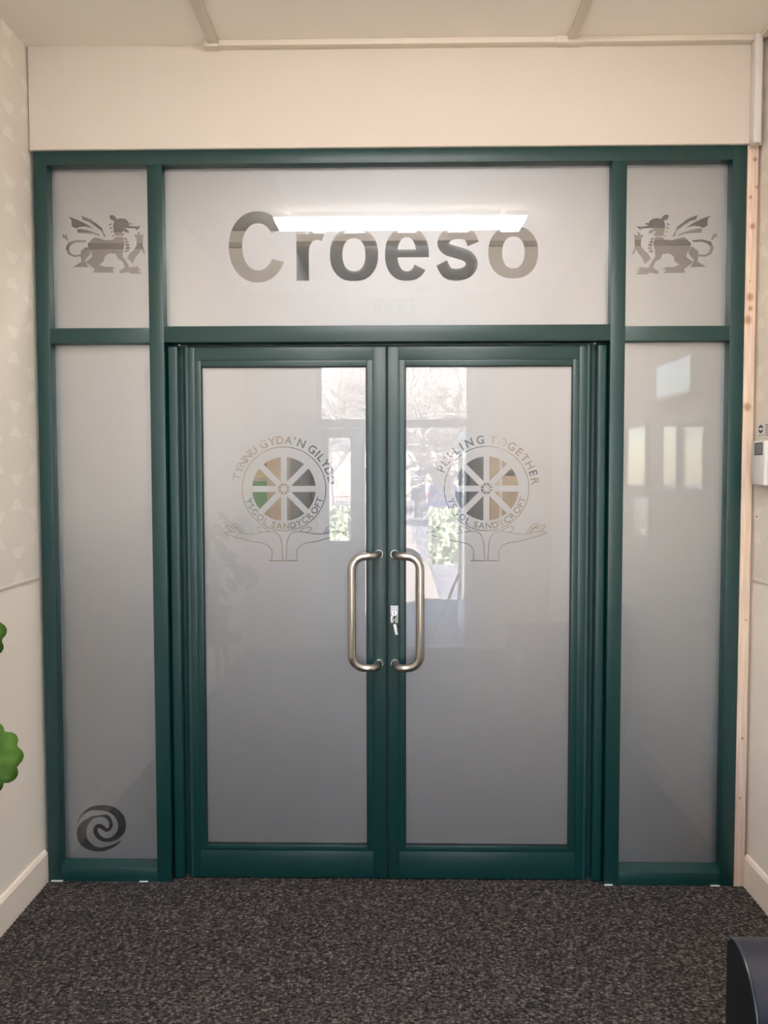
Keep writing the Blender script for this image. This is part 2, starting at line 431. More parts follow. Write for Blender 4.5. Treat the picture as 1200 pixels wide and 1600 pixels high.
def inside(lp, x, y):
    r = False; j = len(lp) - 1
    for i in range(len(lp)):
        xi, yi = lp[i]; xj, yj = lp[j]
        if (yi > y) != (yj > y) and x < (xj - xi) * (y - yi) / (yj - yi) + xi: r = not r
        j = i
    return r
def cut_film(x0, x1, z0, z1, groups, y, parent, part, part_label=None):
    """frosted sheet with the shapes in groups (each a list of loops, even-odd) cut out, and the clear shapes themselves"""
    V = [(x0, z0), (x1, z0), (x1, z1), (x0, z1)]; Ed = [(0, 1), (1, 2), (2, 3), (3, 0)]
    info = []
    for g in groups:
        xs = [p[0] for l in g for p in l]; zs = [p[1] for l in g for p in l]
        info.append((min(xs), max(xs), min(zs), max(zs), g))
        for l in g:
            b = len(V); V += l; Ed += [(b + i, b + (i + 1) % len(l)) for i in range(len(l))]
    vo, eo, fo, *_ = delaunay_2d_cdt([Vector(v) for v in V], Ed, [], 0, 1e-6)
    F1, F2 = [], []
    for f in fo:
        cx = sum(vo[i].x for i in f) / 3; cz = sum(vo[i].y for i in f) / 3
        hit = False
        for a, b, c, d, g in info:
            if a <= cx <= b and c <= cz <= d and sum(inside(l, cx, cz) for l in g) % 2: hit = True; break
        (F2 if hit else F1).append(tuple(f))
    res = []
    for nm, F, m, par in (('frosted_film', F1, M['film'], parent), (part, F2, M['clear'], None)):
        if not F: continue
        used = sorted({i for f in F for i in f}); mp = {k_: i for i, k_ in enumerate(used)}
        me = bpy.data.meshes.new(nm); me.from_pydata([(vo[i].x, y, vo[i].y) for i in used], [], [tuple(mp[i] for i in f) for f in F]); me.update()
        o = bpy.data.objects.new(nm, me); col.objects.link(o); me.materials.append(m)
        if par is not None: o.parent = par; o.matrix_parent_inverse = Matrix.Translation(par.location).inverted()
        else: o.parent = res[0]
        res.append(o)
    if len(res) > 1 and part_label: res[1]['label'] = part_label
    return res
SP = .0023   # metres per unit of the traced outlines

# "Croeso" in heavy grotesque letters; units = 2.3 mm, origin on the base line
def croeso(cx, base):
    def P(l, s=SP): return [(cx + (x - 600) * s, base - (y - 438) * s) for x, y in l]
    def ell(x0, x1, y0, y1, a0=0, a1=360, n=56, pw=2.25):
        o = []
        for i in range(n + (0 if a1 - a0 == 360 else 1)):
            a = R(a0 + (a1 - a0) * i / n); c_, s_ = cos(a), sin(a)
            o.append(((x0 + x1) / 2 + (x1 - x0) / 2 * math.copysign(abs(c_) ** (2 / pw), c_), (y0 + y1) / 2 + (y1 - y0) / 2 * math.copysign(abs(s_) ** (2 / pw), s_)))
        return o
    G = []
    C = ell(357, 447, 330.5, 440.5, 24, 332, 60, 2.1)
    C2 = ell(378, 428, 349, 421.5, 30, 326, 50, 2.1)
    G.append([P(C + C2[::-1])])
    G.append([P([(463, 359.5), (480.5, 359.5), (480.5, 368), (485, 361), (492, 357.5), (500, 357), (509, 360), (503, 377), (496, 375), (489, 377), (484, 384), (482.5, 395), (482.5, 438), (463, 438)])])
    G.append([P(ell(515.5, 591, 357, 439.5)), P(ell(535, 571, 373, 424))])
    e_out = ell(601.5, 670, 357, 439.5, 34, 360, 50)
    e_in = ell(621, 650, 372, 424.5, 34, 180, 24)
    G.append([P(e_out + [(670, 403), (621, 403)] + e_in[::-1]), P([(621, 391), (650, 391)] + [q for q in ell(621, 650, 372, 424.5, 200, 340, 20)][::-1])])
    sp = smooth_pts([(739, 383), (732, 370), (714, 366), (698, 371), (692.5, 382), (699, 391), (714, 396), (730, 402), (737, 413), (731, 425), (715, 430.5), (699, 427), (690, 412)], 5)
    G.append([P(ribbon(sp, 18.5))])
    G.append([P(ell(762.5, 840, 356, 436.5)), P(ell(784, 819, 372, 421))])
    return G

# dragon of the flag, walking left; mirrored for the other pane
DRAG = [
 [(125,290),(180,300),(240,295),(300,285),(235,262),(262,248),(290,262),(290,235),(330,200),(390,188),(450,200),(470,165),(510,142),(548,155),(540,195),(505,222),(485,215),(500,260),(505,300),(490,380),(485,420),(370,420),(345,395),(380,380),(365,350),(330,385),(280,385),(300,345),(370,320),(290,318),(200,325),(180,350),(150,320)],
 [(520,245),(572,282),(530,280)],[(520,295),(560,325),(522,330)],[(512,345),(540,375),(510,380)],[(500,400),(525,432),(498,435)],
 [(90,400),(150,412),(140,372),(165,372),(178,412),(215,400),(210,430),(190,450),(185,550),(230,610),(280,650),(320,720),(290,740),(245,790),(215,720),(150,640),(120,590),(100,650),(70,670),(90,600),(105,560),(100,440)],
 [(332,440),(362,450),(345,480),(305,470)],[(318,482),(352,490),(338,520),(290,510)],[(298,524),(340,530),(332,560),(280,550)],[(282,566),(334,568),(338,600),(280,592)],[(288,606),(345,606),(355,640),(300,634)],
 [(372,432),(470,435),(500,470),(600,480),(700,450),(760,440),(850,520),(840,600),(800,640),(790,700),(880,765),(840,800),(760,860),(780,905),(500,910),(520,860),(470,860),(520,830),(620,830),(700,800),(640,760),(620,690),(560,650),(470,660),(450,720),(380,760),(350,840),(430,890),(410,920),(310,900),(270,925),(120,925),(180,885),(120,880),(170,855),(165,825),(290,840),(330,760),(380,690),(370,620),(350,520)],
 [(635,370),(655,310),(720,260),(800,200),(930,150),(910,210),(830,230),(740,290),(660,350),(625,435),(600,420)],
 [(780,315),(880,250),(990,200),(1110,160),(1065,200),(1060,290),(1000,320),(960,300),(880,290)],
 [(690,400),(770,370),(850,345),(960,325),(990,335),(985,380),(880,385),(760,395),(680,425)],
 [(860,480),(1000,470),(1110,500),(1150,580),(1120,660),(1040,700),(950,690),(950,665),(1040,670),(1085,640),(1105,585),(1075,530),(990,500),(880,505)],
 [(1110,470),(1135,420),(1130,390),(1160,410),(1190,380),(1185,440),(1150,450),(1130,485)],
 [(862,560),(945,620),(950,700),(935,760),(1000,800),(1060,830),(840,835),(870,790),(890,740),(845,690),(812,650)]]
def dragon(cx, cz, mir=1, s=SP / 8.571 * 1.0):
    return [[[(cx + mir * (x - 600) * s, cz - (y - 549) * s) for x, y in l]] for l in DRAG]

def swirl(cx, cz):
    pts = [(240,450,8),(262,385,16),(310,325,28),(370,278,38),(440,245,52),(540,240,72),(640,248,82),(730,290,92),(800,370,108),(822,470,106),(800,560,95),(740,625,72),(660,662,52),(580,662,52),(510,620,60),(476,560,58),(480,500,56),(525,478,54),(572,500,58),(605,528,52),(640,530,44),(668,500,42),(678,450,46),(662,395,50),(628,358,52),(580,345,36),(510,352,22),(440,368,34),(382,410,60),(330,460,92),(296,530,122),(292,610,128),(318,690,118),(385,748,98),(460,782,66),(540,792,54),(620,775,48),(700,745,38),(760,708,26),(805,672,5)]
    p, wd = smooth_pts([(x, y) for x, y, _ in pts], 4, [q[2] for q in pts])
    s = SP / 8
    quads = []
    P = [Vector((cx + (x - 545) * s, cz - (y - 520) * s)) for x, y in p]
    n = len(P); Lf, Rt = [], []
    for i in range(n):
        t = (P[min(i + 1, n - 1)] - P[max(i - 1, 0)]).normalized(); nn = Vector((-t.y, t.x)) * wd[i] * s / 2
        Lf.append(P[i] + nn); Rt.append(P[i] - nn)
    for i in range(n - 1): quads.append([[tuple(Lf[i]), tuple(Lf[i + 1]), tuple(Rt[i + 1]), tuple(Rt[i])]])
    return quads

def wheel_logo(cx, cz, top):
    s = SP; c = (cx, cz); G = []
    # thin outer ring
    G.append([circle(c, 67.3 * s, 96), circle(c, 65.9 * s, 96)])
    # eight openings between the spokes
    ro, hw = 50.6 * s, 4.75 * s
    for k in range(8):
        a0, a1 = 45 * k, 45 * (k + 1)
        b0 = math.degrees(math.asin(hw / ro)); tip = hw / sin(R(22.5)); am = R((a0 + a1) / 2)
        arc = circle(c, ro, 14, a0 + b0, a1 - b0) + [(c[0] + ro * cos(R(a1 - b0)), c[1] + ro * sin(R(a1 - b0)))]
        G.append([arc + [(c[0] + tip * cos(am), c[1] + tip * sin(am))]])
        # small dart between the pointed spokes and the hub
        a = R(a0 + 22.5); q = lambda r_, d: (c[0] + r_ * s * cos(a + d), c[1] + r_ * s * sin(a + d))
        G.append([[q(5.6, -.33), q(10.5, -.25), q(8.2, 0), q(10.5, .25), q(5.6, .33), q(5.0, 0)]])
    G += arc_text(top, c, 71.2 * s, 18.0 * s, .0006)
    low = 'YSGOL SANDYCROFT'
    ang = [199.5, 208, 218.3, 230, 240.5, 0, 253.5, 262.5, 273.3, 283.8, 293.6, 303.4, 313.5, 325, 334.5, 342.5]
    G += arc_text([(ch, a) for ch, a in zip(low, ang) if ch != ' '], c, 64.0 * s, 14.2 * s, .0004, outward=False)
    # two open hands below
    H = [[(596,1365),(600,1290),(606,1200),(622,1140),(650,1100),(690,1084),(756,1083),(850,1100),(970,1107),(1080,1085),(1180,1090),(1150,1112),(1080,1135),(980,1160),(900,1182),(840,1190),(780,1205),(735,1228),(707,1270),(705,1310),(712,1374)],
         [(730,1088),(770,1052),(830,1033),(851,1046),(832,1080),(790,1092)],
         [(978,1100),(1006,1055),(1050,1015),(1090,1005),(1102,1020),(1064,1050),(1022,1092)],
         [(1000,1104),(1030,1062),(1080,1030),(1075,1050)],
         [(1084,1062),(1130,1025),(1162,1022),(1158,1042),(1112,1080)]]
    for mir in (1, -1):
        for l in H:
            sc = s / 6.316
            p = smooth_pts([(cx + mir * (x - 580) * sc, cz - (y - 654) * sc) for x, y in l], 3)
            wv = [1.15 * s] * len(p)
            Lf, Rt = [], []
            P = [Vector(q) for q in p]
            for i in range(len(P)):
                t = (P[min(i + 1, len(P) - 1)] - P[max(i - 1, 0)]).normalized(); nn = Vector((-t.y, t.x)) * wv[i] / 2
                Lf.append(P[i] + nn); Rt.append(P[i] - nn)
            for i in range(len(P) - 1): G.append([[tuple(Lf[i]), tuple(Lf[i + 1]), tuple(Rt[i + 1]), tuple(Rt[i])]])
    bz = cz - (1376 - 654) * s / 6.316
    G.append([[(cx - 25 * s, bz - .0018), (cx + 21 * s, bz - .0018), (cx + 21 * s, bz + .0018), (cx - 25 * s, bz + .0018)]])
    return G
def top_text(w1, w2, a0, a1, skip):
    pass

def pane(parent, x0, x1, z0, z1, groups, part='lettering', part_label=None, y=.038):
    boxes('glass_pane', [(x0, x1, y, y + .004, z0, z1)], M['glass'], parent)
    cut_film(x0, x1, z0, z1, groups, y + .006, parent, part, part_label)
    boxes('inner_glass_pane', [(x0, x1, y + .024, y + .028, z0, z1)], M['glass'], parent)

pane(scr, .048, .405, 2.028, 2.60, dragon(.2405, 2.3301, -1), 'dragon_emblem', 'clear cut dragon facing right')
pane(scr, .4575, 2.0455, 2.033, 2.60, croeso(1.2435, 2.2011), 'lettering', 'clear cut bold word across the pane')
pane(scr, 2.097, SW - .05, 2.026, 2.60, dragon(2.2717, 2.3171, 1), 'dragon_emblem', 'clear cut dragon facing left')
pane(scr, .048, .405, .070, 1.974, swirl(.1826, .1816), 'swirl_emblem', 'clear cut double spiral')
pane(scr, 2.097, SW - .05, .070, 1.974, [])

# ------------------------------------------------------------------ the two door leaves
ZP0, ZP1 = .132, 1.893
def leaf(name, x0, x1, px0, px1, logo, label, hinge_left):
    d = empty(name, ((x0 + x1) / 2, .03, .008), label, kind='structure')
    bm = bmesh.new()
    o0, o1 = x0, x1
    bead = .0225
    # stiles and rails
    for b in ((o0, px0 - bead * .0, ), ):
        pass
    xs = (o0, px0 - bead, px1 + bead, o1)
    bev = .0015
    if hinge_left: xs_l, xs_r, nose = xs[0] + .018, xs[3], xs[0] + .0125
    else: xs_l, xs_r, nose = xs[0], xs[3] - .018, xs[3] - .0125
    box_bm(bm, xs_l, xs[1], .030, .080, .008, 1.966, bev=bev); box_bm(bm, xs[2], xs_r, .030, .080, .008, 1.966, bev=bev)
    tube_bm(bm, [(nose, .0425, .008), (nose, .0425, 1.966)], .0125, 28)
    box_bm(bm, xs[1], xs[2], .0303, .080, ZP1 + bead, 1.966, bev=bev); box_bm(bm, xs[1], xs[2], .0303, .080, .008, ZP0 - bead, bev=bev)
    obj('leaf_frame', bm, M['green'], d, True)
    bx = boxes('glazing_bead', [(xs[1], px0, .0315, .075, ZP0 - bead, ZP1 + bead), (px1, xs[2], .0315, .075, ZP0 - bead, ZP1 + bead),
                           (px0, px1, .0315, .075, ZP1, ZP1 + bead), (px0, px1, .0315, .075, ZP0 - bead, ZP0)], M['green'], d, .0012)
    boxes('gasket', [(px0, px0 + .003, .036, .044, ZP0, ZP1), (px1 - .003, px1, .036, .044, ZP0, ZP1), (px0, px1, .036, .044, ZP1 - .003, ZP1), (px0, px1, .036, .044, ZP0, ZP0 + .003)], M['rubber'], d)
    pane(d, px0 + .003, px1 - .003, ZP0 + .003, ZP1 - .003, logo, 'emblem', 'clear cut wheel badge with lettering and two hands', y=.040)
    return d
LT = [(c, a) for c, a in zip("TYNNU GYDA'N GILYDD", [165.5, 156.5, 147.5, 138, 128.5, 0, 114.4, 103.8, 94.3, 84.3, 77.2, 68.6, 0, 54.0, 46.0, 39.5, 31.0, 21.5, 10.5]) if c != ' ']
RT = [(c, a) for c, a in zip('PULLING TOGETHER', [156.5, 146.5, 136.5, 128.3, 121, 110.9, 97.6, 0, 82.2, 71.0, 59.2, 48.3, 38.5, 28.4, 18.3, 8.3]) if c != ' ']
d1 = leaf('door_1', .5155, 1.250, .581, 1.180, wheel_logo(.8770, 1.451, LT), 'left dark green glazed door leaf of the double doors', True)
d2 = leaf('door_2', 1.2565, 1.9905, 1.3195, 1.9215, wheel_logo(1.6150, 1.4515, RT), 'right dark green glazed door leaf with the lock', False)
# brush seal in the meeting gap
boxes('meeting_seal', [(1.2502, 1.2563, .045, .060, .01, 1.966)], M['rubber'], d1)

def handle(parent, xa, xg, zt, zb):
    sx = 1 if xg > xa else -1
    y0, y1 = .030, -.055
    pts = []
    e0, c0, e1 = Vector((xa, y0, zt)), Vector((xa + sx * .004, y1 + .004, zt)), Vector((xg - sx * .050, y1 + .010, zt))
    for i in range(12):
        t = i / 12; q = e0 * (1 - t) ** 2 + c0 * 2 * t * (1 - t) + e1 * t * t; pts.append(tuple(q))
    n = 9
    for i in range(n + 1):
        a = i / n * pi / 2
        pts.append((xg - sx * .048 + sx * .048 * sin(a), y1 + .010 * (1 - i / n), zt - .048 + .048 * cos(a) - .001))
    low = [(x, y, zt + zb - z) for x, y, z in pts][::-1]
    bm = bmesh.new(); tube_bm(bm, pts + low, .0145, 20)
    h = obj('pull_handle', bm, M['steel'], parent, True); h['label'] = 'satin steel cranked pull handle'
    for z in (zt, zb):
        bm = bmesh.new(); tube_bm(bm, [(xa, .0301, z), (xa, .0285, z)], .0158, 24)
        c = obj('handle_collar', bm, M['steel'], None, True); c.parent = h
    return h
handle(d1, 1.222, 1.129, 1.214, .812)
handle(d2, 1.282, 1.372, 1.214, .812)
# lock
lp = boxes('lock_plate', [(1.2655, 1.2935, .0268, .0305, .962, 1.026)], M['alu'], d2, .001); lp['label'] = 'pale metal lock plate'
bm = bmesh.new(); tube_bm(bm, [(1.2795, .0268, .999), (1.2795, .018, .999)], .0085, 20)
box_bm(bm, 1.2745, 1.2845, .018, .0268, .978, .998, bev=.003, seg=2)
c_ = obj('lock_cylinder', bm, M['chrome'], None, True); c_.parent = lp
ky = empty('key', (1.2795, .017, .995), 'small steel key hanging in the lock of the right green door', 'key')
bm = bmesh.new(); box_bm(bm, 1.2785, 1.2805, -.006, .0177, .994, 1.003, bev=.0006)
tube_bm(bm, [(1.2795, -.012 + .009 * cos(a), .998 + .009 * sin(a)) for a in [i * pi / 6 for i in range(13)]], .0022, 8, caps=False)
obj('key_bow', bm, M['chrome'], ky, True)
bm = bmesh.new(); tube_bm(bm, [(1.2795 + .011 * sin(a), -.014, .985 + .013 * cos(a)) for a in [i * pi / 8 for i in range(17)]], .0011, 8, caps=False)
obj('split_ring', bm, M['chrome'], ky, True)
bm = bmesh.new(); box_bm(bm, 1.275, 1.281, -.016, -.012, .953, .978, bev=.001, rot=Matrix.Rotation(R(4), 3, 'Y')); o_ = obj('leather_strap', bm, M['dark'], ky, True)
bm = bmesh.new(); box_bm(bm, 1.2795, 1.2895, -.0175, -.0145, .927, .966, bev=.0012, rot=Matrix.Rotation(R(-11), 3, 'Y')); o_ = obj('key_tag', bm, M['white'], ky, True); o_['label'] = 'white key tag'
# small screws at the door head
for x in (.4985, 2.004):
    bm = bmesh.new(); tube_bm(bm, [(x + (.008 if x < 1 else -.008), .026, 1.970), (x + (.008 if x < 1 else -.008), .024, 1.970)], .0022, 10)
    obj('pivot_screw', bm, M['chrome'], scr, True)

# ------------------------------------------------------------------ trunking
def trunking(name, L, label, extra=None, m='trunk'):
    o = boxes(name, L, M[m], None, .0012); tag(o, label, 'cable trunking'); recentre(o); return o
z0, z1 = ZC - .020, ZC - .0005
t = empty('cable_trunking', (1.6, -.03, z0), 'cream mini trunking running along the top of the end wall below the ceiling', 'cable trunking')
boxes('trunking_channel', [(.645, 2.513, -.046, -.0125, z0, z1)], M['trunk'], t, .001)
boxes('trunking_corner', [(.625, .672, -.051, -.0125, z0 - .004, z1)], M['trunk'], t, .001)
boxes('tee_cover', [(1.835, 1.925, -.050, -.0125, z0 - .003, z1)], M['trunk'], t, .001)
trunking('cable_trunking', [(.640, .674, -3.4, -.052, ZC - .016, z1)], 'cream ceiling trunking running away from the left end of the wall trunking')
trunking('cable_trunking', [(1.876, 1.906, -3.4, -.051, ZC - .016, z1)], 'cream ceiling trunking meeting the wall trunking at its tee cover')
trunking('cable_trunking', [(2.530, 2.562, -3.4, -.053, ZC - .016, z1)], 'cream ceiling trunking along the top of the right wall')
trunking('cable_trunking', [(2.514, 2.538, -.052, -.0125, 2.640, z1)], 'pale vertical trunking dropping down the corner beside the end wall', m='trunkw')

# ------------------------------------------------------------------ strip light
sl = empty('strip_light', (1.30, -1.88, ZC), 'long white ceiling strip light with a bright diffuser', 'ceiling light')
boxes('light_body', [(.567, 2.037, -1.955, -1.80, ZC - .030, ZC - .0005)], M['white'], sl, .003)
bm = bmesh.new()
p = [(-1.797, ZC - .0305), (-1.815, ZC - .068), (-1.94, ZC - .068), (-1.958, ZC - .0305)]
A = [bm.verts.new((.572 + (.022 if i in (1, 2) else 0), y, z)) for i, (y, z) in enumerate(p)]; B = [bm.verts.new((2.032 - (.022 if i in (1, 2) else 0), y, z)) for i, (y, z) in enumerate(p)]
for i in range(4): bm.faces.new((A[i], A[(i + 1) % 4], B[(i + 1) % 4], B[i]))
bm.faces.new(A[::-1]); bm.faces.new(B)
obj('diffuser', bm, M['lampw'], sl)
# exit fitting by the outer entrance
ex = empty('exit_sign', (1.25, -3.83, 2.82), 'ceiling exit light with a hanging pictogram panel above the outer doorway', 'exit sign')
boxes('light_housing', [(1.07, 1.44, -3.86, -3.80, 2.92, ZC - .001)], M['white'], ex, .004)
pn = boxes('sign_panel', [(1.09, 1.42, -3.834, -3.828, 2.79, 2.92)], M['exitg'], ex)
def picto(nm, L, tri=None):
    bm = bmesh.new()
    for q in L: box_bm(bm, q[0], q[1], -3.8275, -3.8265, q[2], q[3])
    if tri: bm.faces.new([bm.verts.new(q) for q in tri])
    o = obj(nm, bm, M['white'], None); o.parent = pn
picto('door_symbol', [(1.345, 1.395, 2.81, 2.90)])
picto('arrow_symbol', [(1.165, 1.175, 2.82, 2.895)], ((1.14, -3.827, 2.845), (1.17, -3.827, 2.805), (1.20, -3.827, 2.845)))
picto('running_figure', [(1.255, 1.275, 2.84, 2.878), (1.250, 1.260, 2.81, 2.842), (1.270, 1.280, 2.81, 2.842), (1.262, 1.278, 2.876, 2.897)])

# ------------------------------------------------------------------ intercom and sticker on the right wall
ic = empty('intercom', (2.55, -.13, 1.455), 'white wall intercom handset on the right wall beside the pine upright', 'intercom')
boxes('wall_base', [(2.538, XR - .003, -.225, -.062, 1.457, 1.622)], M['trunkw'], ic, .004)
bm = bmesh.new(); box_bm(bm, 2.520, 2.538, -.172, -.066, 1.464, 1.617, bev=.006, seg=3); obj('handset', bm, M['trunkw'], ic, True)
sg = boxes('speaker_grille', [(2.5188, 2.5202, -.158, -.092, 1.568, 1.610)], M['dark'], ic, .0004); sg['label'] = 'dark grey slotted grille'
for i in range(8):
    y_ = -.1555 + i * .0080
    b_ = boxes('slat', [(2.5180, 2.5188, y_, y_ + .003, 1.571, 1.607)], M['grey']); b_.parent = sg
st = empty('wall_sticker', (2.562, -.10, 1.628), 'small printed notice with a round emblem stuck above the intercom', 'sticker')
boxes('backing', [(2.5610, 2.5628, -.19, -.018, 1.628, 1.681)], M['paper'], st)
bm = bmesh.new()
cyc, czc = -.044, 1.660
outer = [(cyc + .019 * cos(a), czc + .0145 * sin(a)) for a in [i * pi / 14 for i in range(28)]]
inner = [(cyc + .010 * cos(a), czc + .006 * sin(a)) for a in [i * pi / 14 for i in range(28)]]
vo_ = [bm.verts.new((2.5605, a, b)) for a, b in outer]; vi_ = [bm.verts.new((2.5605, a, b)) for a, b in inner]
for i in range(28):
    if i in (13, 14, 27, 0): continue
    bm.faces.new((vo_[i], vo_[(i + 1) % 28], vi_[(i + 1) % 28], vi_[i]))
obj('round_emblem', bm, M['ink'], st)
boxes('printed_lines', [(2.5604, 2.5608, -.068, -.024, 1.637, 1.639)] + [(2.5604, 2.5608, -.185, -.080, 1.636 + i * .0085, 1.640 + i * .0085) for i in range(5)], M['grey'], st)
# screw in the wall below the intercom
o_ = boxes('wall_screw', [(2.5615, 2.5629, -.024, -.018, 1.350, 1.356)], M['dark']); tag(recentre(o_), 'tiny dark screw head in the wallpaper below the intercom', 'screw')

# ------------------------------------------------------------------ framed things on the porch walls (seen in the glass)
def framed(x, side, y0, y1, za, zb, name, label, inner, fm='alu', th=.02, cat='notice board', extra=None):
    r = empty(name, (x, (y0 + y1) / 2, za), label, cat, 'framed notices on the right wall' if side > 0 and name == 'picture_frame' else None)
    xa, xb = (x - th, x) if side > 0 else (x, x + th)
    f = .018
    boxes('frame', [(xa, xb, y0, y1, zb - f, zb), (xa, xb, y0, y1, za, za + f), (xa, xb, y0, y0 + f, za + f, zb - f), (xa, xb, y1 - f, y1, za + f, zb - f)], M[fm], r, .001)
    xc = (xa + .008, xb) if side > 0 else (xa, xb - .008)
    b = boxes('board', [(xc[0], xc[1], y0 + f, y1 - f, za + f, zb - f)], M[inner], r)
    xg = (xa + .002, xa + .005) if side > 0 else (xb - .005, xb - .002)
    boxes('glass_cover', [(xg[0], xg[1], y0 + f, y1 - f, za + f, zb - f)], M['glass'], r)
    if extra:
        for (a, b_, c, d_, mm) in extra:
            xe = (xc[0] - .0015, xc[0] - .0003) if side > 0 else (xc[1] + .0003, xc[1] + .0015)
            pp = boxes('pinned_sheet', [(xe[0], xe[1], a, b_, c, d_)], M[mm]); pp.parent = b; pp.matrix_parent_inverse = Matrix()
    return r
XW = XR - .003
framed(XW, 1, -.95, -.45, 1.84, 2.02, 'wall_cabinet', 'wide pale display case high on the right wall', 'tan', th=.05, cat='display case')
framed(XW, 1, -.93, -.70, 1.42, 1.74, 'picture_frame', 'small framed notice below the display case, nearer the outer door', 'grey', extra=[(-.90, -.74, 1.60, 1.70, 'paper')])
framed(XW, 1, -.63, -.38, 1.42, 1.74, 'picture_frame', 'small framed notice below the display case, nearer the green screen', 'grey', extra=[(-.60, -.42, 1.56, 1.66, 'paper')])
framed(XW, 1, -1.62, -1.18, 1.42, 1.76, 'picture_frame', 'broad framed notice with a white sheet further from the green screen', 'grey', extra=[(-1.45, -1.28, 1.60, 1.72, 'white')])
framed(XW, 1, -1.42, -1.12, 1.17, 1.40, 'picture_frame', 'low framed certificate under the broad notice', 'paper', fm='white')
framed(XL + .003, -1, -1.95, -1.25, 1.20, 2.06, 'notice_board', 'tall white framed notice board on the left wall', 'tan', fm='white', extra=[(-1.5, -1.3, 1.6, 1.85, 'paper'), (-1.85, -1.6, 1.4, 1.7, 'paper')])

# ------------------------------------------------------------------ plant on its stand
def scallop_leaf(bm, c, nrm, up, r, lobes=11):
    nrm = Vector(nrm).normalized(); up = Vector(up); up = (up - nrm * up.dot(nrm)).normalized(); sd_ = up.cross(nrm)
    c = Vector(c); n = lobes * 6; rings = []
    for fr_ in (0, .3, .6, .85, 1):
        ring = []
        for k_ in range(n):
            a = -pi / 2 + .18 + (2 * pi - .36) * k_ / (n - 1)
            rr = r * fr_ * (1 + .17 * fr_ ** 3 * (abs(sin(a * lobes / 2)) ** .7) + .05 * cos(2 * a))
            h = .12 * r * fr_ ** 2 * cos(a * lobes / 1.0) * .35 - .16 * r * fr_ ** 2
            ring.append(bm.verts.new(c + sd_ * rr * cos(a) + up * rr * sin(a) + nrm * h))
        rings.append(ring)
    for i in range(4):
        for k_ in range(n - 1):
            bm.faces.new((rings[i][k_], rings[i][k_ + 1], rings[i + 1][k_ + 1], rings[i + 1][k_]))
tb = empty('plant_stand', (.29, -1.40, 0), 'small round oak stand carrying the potted plant by the left wall', 'plant stand')
bm = bmesh.new(); lathe_bm(bm, [(.15, 0), (.155, .005), (.155, .02), (.15, .025)], (.29, -1.40, .60), 40); obj('table_top', bm, M['wood'], tb, True)
for a in (30, 150, 270):
    bm = bmesh.new(); tube_bm(bm, [(.29 + .14 * cos(R(a)), -1.40 + .14 * sin(R(a)), .004), (.29 + .08 * cos(R(a)), -1.40 + .08 * sin(R(a)), .60)], [.010, .014], 12); obj('leg', bm, M['wood'], tb, True)
pl = empty('potted_plant', (.29, -1.40, .625), 'leafy green potted plant with scalloped leaves at the left edge', 'potted plant')
bm = bmesh.new(); lathe_bm(bm, [(.062, 0), (.068, .01), (.085, .125), (.094, .127), (.096, .155), (.088, .157), (.082, .14)], (.29, -1.40, .625), 36); obj('pot', bm, M['pot'], pl, True)
bm = bmesh.new(); lathe_bm(bm, [(.001, 0), (.082, .0), (.082, .004), (.001, .006)], (.29, -1.40, .755), 30); obj('soil', bm, M['soil'], pl, True)
random.seed(3)
leaves = [((.476, -1.40, .953), (.25, -1, .25), (.3, .0, 1), .064), ((.450, -1.40, 1.205), (.1, -1, -.15), (.95, 0, .75), .066)]
for i in range(26):
    a = random.uniform(0, 2 * pi); rr = random.uniform(.02, .15); z = random.uniform(.86, 1.26)
    x = .29 + rr * cos(a) - .03; yy = -1.40 + rr * sin(a)
    if x > .42: x = .42 - random.random() * .05
    leaves.append(((x, yy, z), (cos(a) * .5, -.5 + sin(a) * .4, random.uniform(.3, 1)), (cos(a), sin(a), .3), random.uniform(.035, .06)))
for c, nv, up, r_ in leaves:
    bm = bmesh.new(); scallop_leaf(bm, c, nv, up, r_); lf = obj('leaf', bm, M['leaf'], pl, True)
    md = lf.modifiers.new('thick', 'SOLIDIFY'); md.thickness = .0008
    c = Vector(c); b0 = Vector((.29 + random.uniform(-.03, .03), -1.40 + random.uniform(-.03, .03), .757))
    mid = (b0 + c) / 2 + Vector((-(c.x - b0.x) * .25, 0, .02))
    bm = bmesh.new(); tube_bm(bm, [b0, b0.lerp(mid, .5) + Vector((0, 0, .01)), mid, mid.lerp(c, .55), c - Vector(nv).normalized() * .001], .0022, 7); s_ = obj('stem', bm, M['stem'], None, True)
    s_.parent = lf

